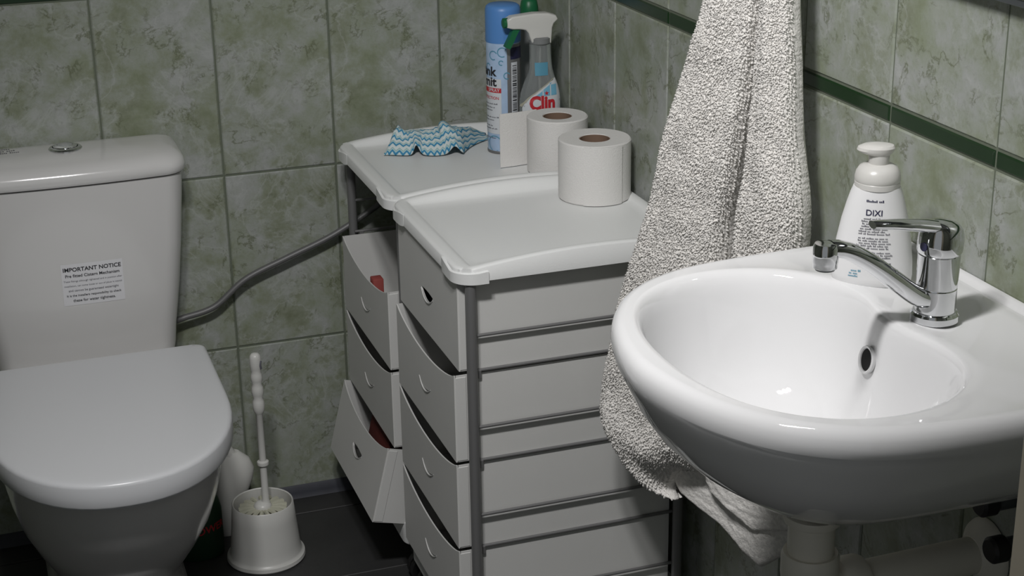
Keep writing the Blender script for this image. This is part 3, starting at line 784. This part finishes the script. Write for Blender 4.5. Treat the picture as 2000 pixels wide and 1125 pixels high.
# outline in (u = distance from the wall, v = along the wall)
half = [(0, .238), (.06, .2385), (.12, .238), (.18, .2365), (.235, .232), (.28, .222), (.32, .203), (.352, .177), (.378, .143), (.398, .103), (.411, .060), (.4175, .022), (.419, 0)]
bhalf = [(.1450, 0), (.1425, .028), (.1345, .066), (.1370, .105), (.152, .140), (.178, .166), (.215, .183), (.255, .187), (.295, .178), (.330, .156), (.357, .122), (.374, .080), (.382, .038), (.384, 0)]
def smoothpoly(pts, n=6):
    return [(p.x, p.y) for p in spline([(a, b2, 0) for a, b2 in pts], n)]
oh = smoothpoly(half); bhs = smoothpoly(bhalf)
Opoly = [(0, 0), (0, .12)] + oh + [(a, -b2) for a, b2 in oh[::-1][1:]] + [(0, -.12)]
Bpoly = bhs + [(a, -b2) for a, b2 in bhs[::-1][1:-1]]
BC = (.262, 0.0)
def hit(poly, th, c=BC):
    dx, dy = math.cos(th), math.sin(th); best = None
    for i in range(len(poly)):
        ax, ay = poly[i][0] - c[0], poly[i][1] - c[1]; bx, by = poly[(i + 1) % len(poly)][0] - c[0], poly[(i + 1) % len(poly)][1] - c[1]
        ex, ey = bx - ax, by - ay; den = dx * ey - dy * ex
        if abs(den) < 1e-12: continue
        t = (ax * ey - ay * ex) / den; s = (ax * dy - ay * dx) / den
        if t > 0 and -1e-6 <= s <= 1 + 1e-6 and (best is None or t < best): best = t
    return best
NT = 176
ths = [2 * PI * k / NT for k in range(NT)]
ca = math.atan2(.2379, -BC[0])
for target in (ca, 2 * PI - ca):
    k = min(range(NT), key=lambda i: abs(ths[i] - target)); ths[k] = target
Ro = [hit(Opoly, t) for t in ths]; Rb = [hit(Bpoly, t) for t in ths]
def P(th, rad, z, c=BC):
    u = max(.0, c[0] + rad * math.cos(th)); v = c[1] + rad * math.sin(th)
    return (-u, v, z)
sink = empty('washbasin', (0, SY, ZS), 'white ceramic washbasin on the right wall with a chrome mixer tap', 'washbasin')
UC = (.20, 0)                                   # centre the underside shrinks to
Ru = [hit(Opoly, t, UC) for t in ths]
def under(scale, z, back=None):
    out = []
    for t, rr in zip(ths, Ru):
        u = UC[0] + rr * scale * math.cos(t); v = rr * scale * math.sin(t)
        if back is not None and math.cos(t) < 0: u = lerp(u, UC[0] + rr * math.cos(t), back)
        out.append((-max(0, u), v, z))
    return out
loops = [under(.10, -.196), under(.16, -.196), under(.20, -.190), under(.22, -.180), under(.38, -.166, .3), under(.55, -.146, .6), under(.70, -.122, .8), under(.83, -.094, .9), under(.915, -.066, 1), under(.955, -.046, 1), under(.985, -.033, 1)]
def mix(t, z, zback=None, wob=0):
    out = []
    for k, th in enumerate(ths):
        rad = lerp(Ro[k], Rb[k], t)
        out.append(P(th, rad, z if not callable(z) else z(k, rad)))
    return out
def offs(d, z):                                  # inset from the outline by a fixed distance d
    return [P(th, Ro[k] - d, z) for k, th in enumerate(ths)]
loops += [offs(.0012, -.026), offs(0, -.018), offs(.0012, -.010), offs(.004, -.0045), offs(.0085, -.0010), offs(.013, .0003)]
def deck(d):                                     # top skin between rim and bowl
    out = []
    for k, th in enumerate(ths):
        gap = Ro[k] - Rb[k]; d0 = .013; rad = Ro[k] - lerp(d0, gap - .008, d)
        u = BC[0] + rad * math.cos(th)
        z = .0003 - .0045 * math.sin(PI * min(1, d)) * min(1, max(0, gap - .04) / .06)
        out.append(P(th, rad, z))
    return out
loops += [deck(.12), deck(.3), deck(.5), deck(.7), deck(.88), deck(1)]
def bowl(s, z, pull=0):
    # bowl sections shrink towards the drain
    c = (.238, 0); out = []
    for k, th in enumerate(ths):
        u = BC[0] + Rb[k] * math.cos(th); v = Rb[k] * math.sin(th)
        out.append((-lerp(c[0], u, s), lerp(c[1], v, s), z))
    return out
loops += [bowl(1.02, -.0018), bowl(1.0, -.0060), bowl(.982, -.013), bowl(.965, -.024), bowl(.945, -.040), bowl(.92, -.058), bowl(.885, -.078), bowl(.84, -.097), bowl(.77, -.116), bowl(.67, -.131), bowl(.55, -.141), bowl(.42, -.148), bowl(.29, -.153), bowl(.17, -.157), bowl(.10, -.160)]
loft('basin', loops, 'ceramic', sink, True, True, 60)
# upstand along the wall
loft('upstand', [[(-.001, v, -.012), (-.016, v, -.012), (-.016, v, -.0015), (-.010, v, .0008), (-.0065, v, .0045), (-.004, v, .0060), (-.001, v, .0062)] for v in (-.235, -.1, .1, .235)], 'ceramic', sink, smooth=50)
# overflow and drain
oc = Vector((-.1525, 0.020, -.048)); on_ = Vector((-.975, .10, .20)).normalized()
ov = lathe('overflow_ring', [(.0135, -.004), (.0148, .0), (.0140, .0014), (.0118, .0006), (.0108, -.004)], oc + on_ * .0012, 'ceramic', sink, 28, axis=on_, caps=False)
lathe('overflow_shade_disc', [(.0002, -.0012), (.0118, -.0008)], oc + on_ * .0012, 'hole_shade', ov, 28, axis=on_)  # black disc paints the shade of the opening; the basin is not cut
lathe('drain', [(.026, .0), (.024, .003), (.018, .003), (.014, .0), (.002, .001)], (-.238, 0, -.1595), 'chrome', sink, 28)

# mixer tap
tp = empty('mixer_tap', (-.0965, -1.466, ZS), 'chrome single lever mixer tap on the washbasin', 'tap')
lathe('base_ring', [(.0225, 0), (.0238, .0015), (.0238, .0075), (.0222, .0100), (.0205, .0108)], (0, 0, -.002), 'chrome', tp, 40, smooth=14)
lathe('lower_body', [(.0198, .007), (.0200, .009), (.0200, .0325), (.0196, .0335)], (0, 0, 0), 'chrome', tp, 40, smooth=14)
lathe('upper_body', [(.0192, .0330), (.0202, .0345), (.0208, .0680), (.0200, .0690)], (0, 0, 0), 'chrome', tp, 40, smooth=14)
hd = loft('lever_head', [eloop(a, b2, z, cx, 0, 36) for z, a, b2, cx in ((.0695, .0210, .0210, 0), (.0715, .0222, .0222, 0), (.080, .0225, .0222, .0004), (.0870, .0222, .0215, .0008), (.0930, .0205, .0200, .0008), (.0980, .0170, .0165, 0), (.1010, .0115, .0110, -.002), (.1020, .004, .004, -.003))], 'chrome', tp)
lv = spline([(.004, 0, .0935), (-.014, 0, .0975), (-.035, 0, .1010), (-.055, 0, .1040), (-.070, 0, .1058), (-.0775, 0, .1065)], 5)
LW = [.0150, .0135, .0105, .0085, .0080, .0070]
lo = []
for i, p in enumerate(lv):
    w = interp([(k / 5, LW[k]) for k in range(6)], i / (len(lv) - 1)); hgt = lerp(.0070, .0038, i / (len(lv) - 1))
    lo.append([(p.x, w * math.cos(2 * PI * k / 16), p.z + hgt * math.sin(2 * PI * k / 16)) for k in range(16)])
loft('lever', lo, 'chrome', hd)
lathe('temperature_mark', [(.0002, .0004), (.0044, .0006), (.0046, 0)], (-.0216, -.0048, .0785), 'navy', hd, 16, axis=(-.97, -.22, .0))
# spout: flattened bar rising from the base, turned-down outlet
sp = spline([(-.006, 0, .0210), (-.024, 0, .0275), (-.050, 0, .0470), (-.075, 0, .0665), (-.096, 0, .0800), (-.110, 0, .0860), (-.122, 0, .0880)], 6)
lo = []
for i, p in enumerate(sp):
    t = i / (len(sp) - 1); a = sp[max(i - 1, 0)]; c = sp[min(i + 1, len(sp) - 1)]; d = (c - a).normalized(); nrm = Vector((-d.z, 0, d.x)); nrm = nrm if nrm.z > 0 else -nrm
    w = lerp(.0140, .0105, t); h = lerp(.0105, .0080, t)
    ring = []
    for k in range(20):
        an = 2 * PI * k / 20; cc, ss = math.cos(an), math.sin(an)
        ring.append(p + Vector((0, 1, 0)) * w * math.copysign(abs(cc) ** .8, cc) + nrm * h * math.copysign(abs(ss) ** .8, ss))
    lo.append(ring)
spt = loft('spout', lo, 'chrome', tp)
lathe('outlet', [(.0100, -.0155), (.0118, -.0145), (.0120, -.0095), (.0124, -.009), (.0124, .006), (.0108, .0095), (.004, .011)], (-.1265, 0, .0845), 'chrome', spt, 28)
lathe('aerator', [(.0095, -.0170), (.0098, -.0150)], (-.1265, 0, .0845), 'grey_plastic', spt, 24)

# foam soap bottle
SBX = Vector((-.0945, -1.343, ZS - .0035))
srot = math.atan2(-.534, .846)
sp_ = empty('foam_soap_bottle', SBX, 'white foam soap bottle with milky pump standing behind the tap', 'soap bottle', rz=srot)
spf = [(0, .0385, .022), (.003, .0412, .0240), (.010, .0420, .0250), (.025, .0412, .0250), (.048, .0385, .0245), (.070, .0345, .0238), (.088, .0300, .0230), (.099, .0268, .0225), (.106, .0240, .0220)]
sbd = loft('bottle_body', [eloop(a, b2, z, 0, 0, 44, ex=2.1) for z, a, b2 in spf], 'soap_white', sp_)
lathe('collar', [(.0220, .1045), (.0234, .1055), (.0236, .111), (.0232, .1115), (.0236, .112), (.0236, .1165), (.0226, .1215), (.0195, .1265), (.0150, .1290), (.0105, .1300)], (0, 0, 0), 'milky', sp_, 40)
lathe('pump_neck', [(.0100, .1290), (.0105, .131), (.0110, .140), (.0105, .142)], (0, 0, 0), 'milky', sp_, 28)
hd2 = loft('pump_head', [eloop(a, b2, z, cx, 0, 32) for z, a, b2, cx in ((.1395, .0115, .0110, 0), (.1412, .0160, .0125, -.003), (.1440, .0190, .0138, -.004), (.1470, .0190, .0138, -.003), (.1496, .0155, .0115, -.001), (.1506, .0080, .007, 0))], 'milky', sp_)
def smap(off):
    def f(x, y):
        a = interp([(p[0], p[1]) for p in spf], y); b2 = interp([(p[0], p[2]) for p in spf], y); q = max(-.99, min(.99, x / a))
        return (x, -b2 * (1 - abs(q) ** 2.1) ** (1 / 2.1) - off, y)
    return f
s8 = smap(.0005)
scribble('label_small_print', -.0095, .0085, .0940, .0024, s8, 'navy', sbd, 11)
text('label_text', 'DIXI', .0090, lambda x, y: s8(x - .001, .0825 + y), 'navy', sbd, .01)
zz = .0755
for i in range(7):
    scribble('label_small_print', -.013 - .0007 * i, .0125 + .0007 * i, zz, .0018, s8, 'ink_grey', sbd, 20 + i, .002); zz -= .0027
zz -= .002
for i in range(5):
    scribble('label_small_print', -.0175, .0180, zz, .0018, s8, 'ink_grey', sbd, 40 + i, .004); zz -= .0027
zz -= .002
for i in range(3):
    scribble('label_small_print', -.002, .0215, zz, .0018, s8, 'ink_grey', sbd, 60 + i, .002); zz -= .0027
rn = random.Random(3); x = .004
for i in range(3): scribble('label_small_print', -.024, -.010, .018 - i * .003, .0020, s8, 'teal', sbd, 70 + i, .003)
scribble('label_symbols', .004, .0240, .0245, .0042, s8, 'ink_grey', sbd, 90)
x = .010
while x < .0265:
    w = rn.choice((.0005, .0008, .0013)); patch('barcode_bar', x, x + w, .010, .0215, s8, 'ink_grey', sbd, 1, 2); x += w + rn.choice((.0005, .0008))

# ------------------------------------------------------------------ drain pipe below the washbasin
dp = empty('drain_trap', (-.218, -1.46, .390), 'cream plastic bottle trap and waste pipe under the washbasin', 'drain pipe')
lathe('waste_flange', [(.020, .262), (.0295, .2625), (.0305, .259), (.029, .254), (.024, .251)], (0, 0, 0), 'pvc', dp, 36)
lathe('tailpipe', [(.0235, .17), (.0240, .172), (.0240, .255), (.023, .256)], (0, 0, 0), 'pvc', dp, 36)
lathe('nut', [(.0250, .217), (.0280, .218), (.0300, .213), (.0300, .192), (.0285, .184), (.026, .183)], (0, 0, 0), 'pvc', dp, 36)
lathe('trap_cup', [(.012, .045), (.026, .048), (.0285, .055), (.0285, .172), (.0270, .184), (.024, .186)], (0, 0, 0), 'pvc', dp, 36)
arm = tube('waste_arm', [(.024, 0, .170), (.08, 0, .171), (.216, 0, .173)], .0205, 'pvc', dp, 28)
lathe('arm_nut', [(.0225, 0), (.0275, .002), (.0290, .006), (.0290, .024), (.0270, .029), (.0225, .030)], (.034, 0, .1705), 'pvc', dp, 32, axis=(1, 0, 0))
lathe('wall_rosette', [(.0215, .0), (.026, .006), (.036, .014), (.0385, .0195), (.0385, .0205)], (.196, 0, .173), 'pvc', dp, 36, axis=(1, 0, 0))
for i, (yy, zz, lab) in enumerate(((-1.520, .662, 'dark angle valve on the wall, upper of the two under the washbasin'), (-1.545, .622, 'dark angle valve on the wall, lower of the two under the washbasin'))):
    v = empty('angle_valve', (-.001, yy, zz), lab, 'valve', 'valves under the washbasin')
    lathe('rose', [(.024, 0), (.024, .003), (.012, .008)], (0, 0, 0), 'mirror_edge', v, 24, axis=(-1, 0, 0))
    lathe('valve_body', [(.009, .005), (.0105, .008), (.0105, .040), (.008, .044)], (0, 0, 0), 'mirror_edge', v, 20, axis=(-1, 0, 0))
    lathe('valve_knob', [(.012, .044), (.014, .046), (.014, .060), (.011, .063)], (0, 0, 0), 'dark_rubber', v, 20, axis=(-1, 0, 0))
    tube('valve_outlet', [(-.026, 0, .004), (-.026, 0, .024)], .007, 'chrome', v, 12)
tag(tube('supply_tube', spline([(-.027, -1.520, .688), (-.030, -1.500, .690), (-.031, -1.46, .655), (-.030, -1.42, .620), (-.022, -1.36, .575), (-.006, -1.325, .545), (.0, -1.322, .54)], 8), .0045, 'brass', None, 10), 'thin tan supply tube crossing the wall under the washbasin', 'tube')

# mirror above the basin (only its lower edge shows)
mr = empty('wall_mirror', (0, -1.47, 1.15), 'grey edged wall mirror above the washbasin, only its lower edge in view', 'mirror')
box('mirror_frame', (-.018, -.27, 0), (-.0005, .27, .62), 'mirror_edge', mr, .002)
box('mirror_glass', (-.0195, -.262, .008), (-.0178, .262, .612), 'mirror', mr)

# ------------------------------------------------------------------ towel
TA_, TB_ = Vector((-.03, -1.12)), Vector((-.17, -.80)); td = (TB_ - TA_).normalized(); tn = Vector((-td.y, td.x))   # tn towards the room
def TP(h, d, z):
    q = TA_ + td * h + tn * d; return Vector((q.x, q.y, z))
hkz = 1.42
tw = empty('hand_towel', (TP(.10, 0, .33)), 'cream terry hand towel hanging folded on the wall between trolley and washbasin', 'towel')
tw_inv = -Vector(tw.location)
def pile(grid, parent, su, sv, seed):
    """terry pile: thousands of short tufts standing on the front of a fold"""
    rn = random.Random(seed); V = []; F = []
    ni, nk = len(grid), len(grid[0])
    g0 = grid[ni // 3]; n0 = (g0[nk // 2 + 4] - g0[nk // 2 - 4]).cross(grid[ni // 3 + 8][nk // 2] - g0[nk // 2]); sgn = 1 if n0.x * tn.x + n0.y * tn.y > 0 else -1
    for i in range(2, ni - 2, su):
        for k in range(1, nk - 1, sv):
            p = grid[i][k]; a = grid[i][k + 1] - grid[i][k - 1]; c = grid[min(i + 2, ni - 1)][k] - grid[i - 2][k]
            n = a.cross(c)
            if n.length < 1e-9: continue
            n.normalize()
            n *= sgn
            a.normalize(); c.normalize()
            p = p + a * rn.uniform(-.0012, .0012) + c * rn.uniform(-.0015, .0015) - n * .0008
            h = rn.uniform(.0022, .0040); w = rn.uniform(.0009, .0016); r0 = rn.uniform(0, 2 * PI)
            tip = p + n * h + a * rn.uniform(-.0018, .0018) + Vector((0, 0, -1)) * rn.uniform(-.0004, .0022)
            q = len(V)
            for t in range(3): V.append(p + (a * math.cos(r0 + t * 2.094) + c * math.sin(r0 + t * 2.094)) * w)
            mid = p.lerp(tip, .62)
            for t in range(3): V.append(mid + (a * math.cos(r0 + t * 2.094) + c * math.sin(r0 + t * 2.094)) * w * 1.05)
            V.append(tip)
            for t in range(3):
                u = (t + 1) % 3; F.append((q + t, q + u, q + 3 + u, q + 3 + t)); F.append((q + 3 + t, q + 3 + u, q + 6))
    me = bpy.data.meshes.new('terry_pile'); me.from_pydata([tuple(v) for v in V], [], F); me.update()
    return tag(finish('terry_pile', me, 'towel', parent, 180), kind='stuff')
def strip(name, hl, hr, z0, z1, thick, nlev, nf, sag=None, dof=None, amp=.0012, bottom=None):
    """thick hanging fold: rounded front between edges hl(z) and hr(z)"""
    loops = []
    for i in range(nlev + 1):
        s = i / nlev
        row = []
        for k in range(nf):                        # front, from left (big h) to right
            a = k / (nf - 1)
            zb = z0 if bottom is None else bottom(a)
            z = lerp(z1, zb, s)
            L_, R_ = sinterp(hl, -z), sinterp(hr, -z)
            h = lerp(L_, R_, a); T = sinterp(thick, -z)
            edge = min(a, 1 - a); prof = math.sqrt(max(0, 1 - (1 - min(1, edge / .13)) ** 2))
            g = math.sqrt(max(0, 1 - (1 - min(1, (z - zb) / .045)) ** 2)) if bottom else 1
            d = T * (.02 + .98 * prof * g) + (dof(a, z) if dof else 0)
            p = TP(h, d, z)
            q = p * 330
            nz = noise.noise(q) * .9 + noise.noise(q * 1.9 + Vector((5, 3, 1))) * .6
            big = noise.noise(p * 22) * .0035
            row.append(p + Vector((tn.x, tn.y, .0)) * (amp * nz + big) + Vector((td.x, td.y, .4)) * amp * .8 * noise.noise(q + Vector((9, 9, 9))) + tw_inv)
        back = []
        for k in range(12):
            a = 1 - k / 11; zb = z0 if bottom is None else bottom(a); z = lerp(z1, zb, s)
            L_, R_ = sinterp(hl, -z), sinterp(hr, -z); T = sinterp(thick, -z)
            back.append(TP(lerp(L_, R_, .02 + .96 * a), -.004 + (dof(a, z) * .6 if dof else 0), z) + tw_inv)
        loops.append(row + back)
    o = loft(name, loops, 'towel', tw, smooth=180)
    pile([l[:nf] for l in loops], o, 2, 2, nf)
    return o
hl = [(-1.42, .125), (-1.30, .140), (-1.08, .179), (-1.007, .201), (-.909, .233), (-.808, .257), (-.738, .281), (-.675, .301), (-.568, .326), (-.527, .333), (-.482, .329), (-.432, .290), (-.399, .249), (-.387, .216), (-.34, .18)]
hc = [(-1.42, .095), (-1.30, .094), (-1.091, .092), (-1.054, .094), (-.985, .101), (-.919, .109), (-.858, .119), (-.81, .127), (-.762, .128), (-.6, .13), (-.45, .14), (-.3, .14)]
hr = [(-1.42, .075), (-1.30, .06), (-1.097, .047), (-1.026, .040), (-.946, .033), (-.904, .026), (-.855, .017), (-.809, .016), (-.7, .018), (-.5, .016), (-.35, .02)]
hc2 = [(z, h - interp([(-1.2, .001), (-1.0, .003), (-.90, .009), (-.80, .013), (-.5, .013)], z)) for z, h in hc]
thk = [(-1.42, .018), (-1.1, .030), (-.8, .040), (-.55, .047), (-.47, .045), (-.42, .040), (-.38, .034), (-.33, .03)]
def lowL(a): return lerp(.385, .445, min(1, max(0, (a - .05) / .6)) ** 1.2)
strip('front_fold', hl, hc, .385, hkz, thk, 700, 160, dof=lambda a, z: .004 * math.sin(a * 9 + z * 4) + (.010 * math.exp(-((z - .47) / .03) ** 2) * math.sin(a * 5)), bottom=lowL)
strip('side_fold', hc2, hr, .51, hkz, [(z, t * .82) for z, t in thk], 680, 100, dof=lambda a, z: .004 * math.sin(a * 8 + 1 + z * 3))
# lower hem hanging out below, in two stepped layers
hemL = [(-.52, .235), (-.43, .235), (-.388, .210), (-.367, .147), (-.338, .108), (-.328, .072)]
def hem_fold(name, pts_top, pts_bot, off, th):
    loops = []
    n = 60
    for i in range(n + 1):
        s = i / n; row = []
        for k in range(50):
            a = k / 49
            T_ = Vector((interp(pts_top[0], a), interp(pts_top[1], a))); B_ = Vector((interp(pts_bot[0], a), interp(pts_bot[1], a)))
            q = T_.lerp(B_, s)
            e = min(a, 1 - a, 1 - s); pr = math.sqrt(max(0, 1 - (1 - min(1, e / .08)) ** 2))
            p = TP(q.x, off + th * pr + .003 * math.sin(a * 9), q.y); c = p * 165
            row.append(p + Vector((tn.x, tn.y, .3)) * .0016 * noise.noise(c) + tw_inv)
        bk = []
        for k in range(8):
            a = 1 - k / 7
            T_ = Vector((interp(pts_top[0], a), interp(pts_top[1], a))); B_ = Vector((interp(pts_bot[0], a), interp(pts_bot[1], a)))
            q = T_.lerp(B_, s); bk.append(TP(q.x, off - .004, q.y) + tw_inv)
        loops.append(row + bk)
    return loft(name, loops, 'towel', tw, smooth=180)
hem_fold('lower_hem', ([(0, .275), (1, .020)], [(0, .48), (1, .50)]), ([(0, .228), (.10, .208), (.35, .147), (.6, .106), (.8, .072), (1, .014)], [(0, .402), (.10, .388), (.35, .367), (.6, .338), (.8, .330), (1, .385)]), -.016, .012)
hem_fold('lower_hem', ([(0, .19), (1, .016)], [(0, .48), (1, .52)]), ([(0, .158), (.5, .080), (1, .012)], [(0, .425), (.5, .385), (1, .415)]), .000, .008)
hook = empty('towel_hook', (0, -1.03, 1.40), 'chrome wall hook above the frame carrying the towel', 'hook')
lathe('hook_plate', [(.022, 0), (.022, .004), (.018, .006)], (0, 0, .03), 'chrome', hook, 24, axis=(-1, 0, 0))
tube('hook_arm', spline([(-.004, 0, .03), (-.04, 0, .020), (-.07, 0, .018), (-.085, 0, .035)], 6), .005, 'chrome', hook)
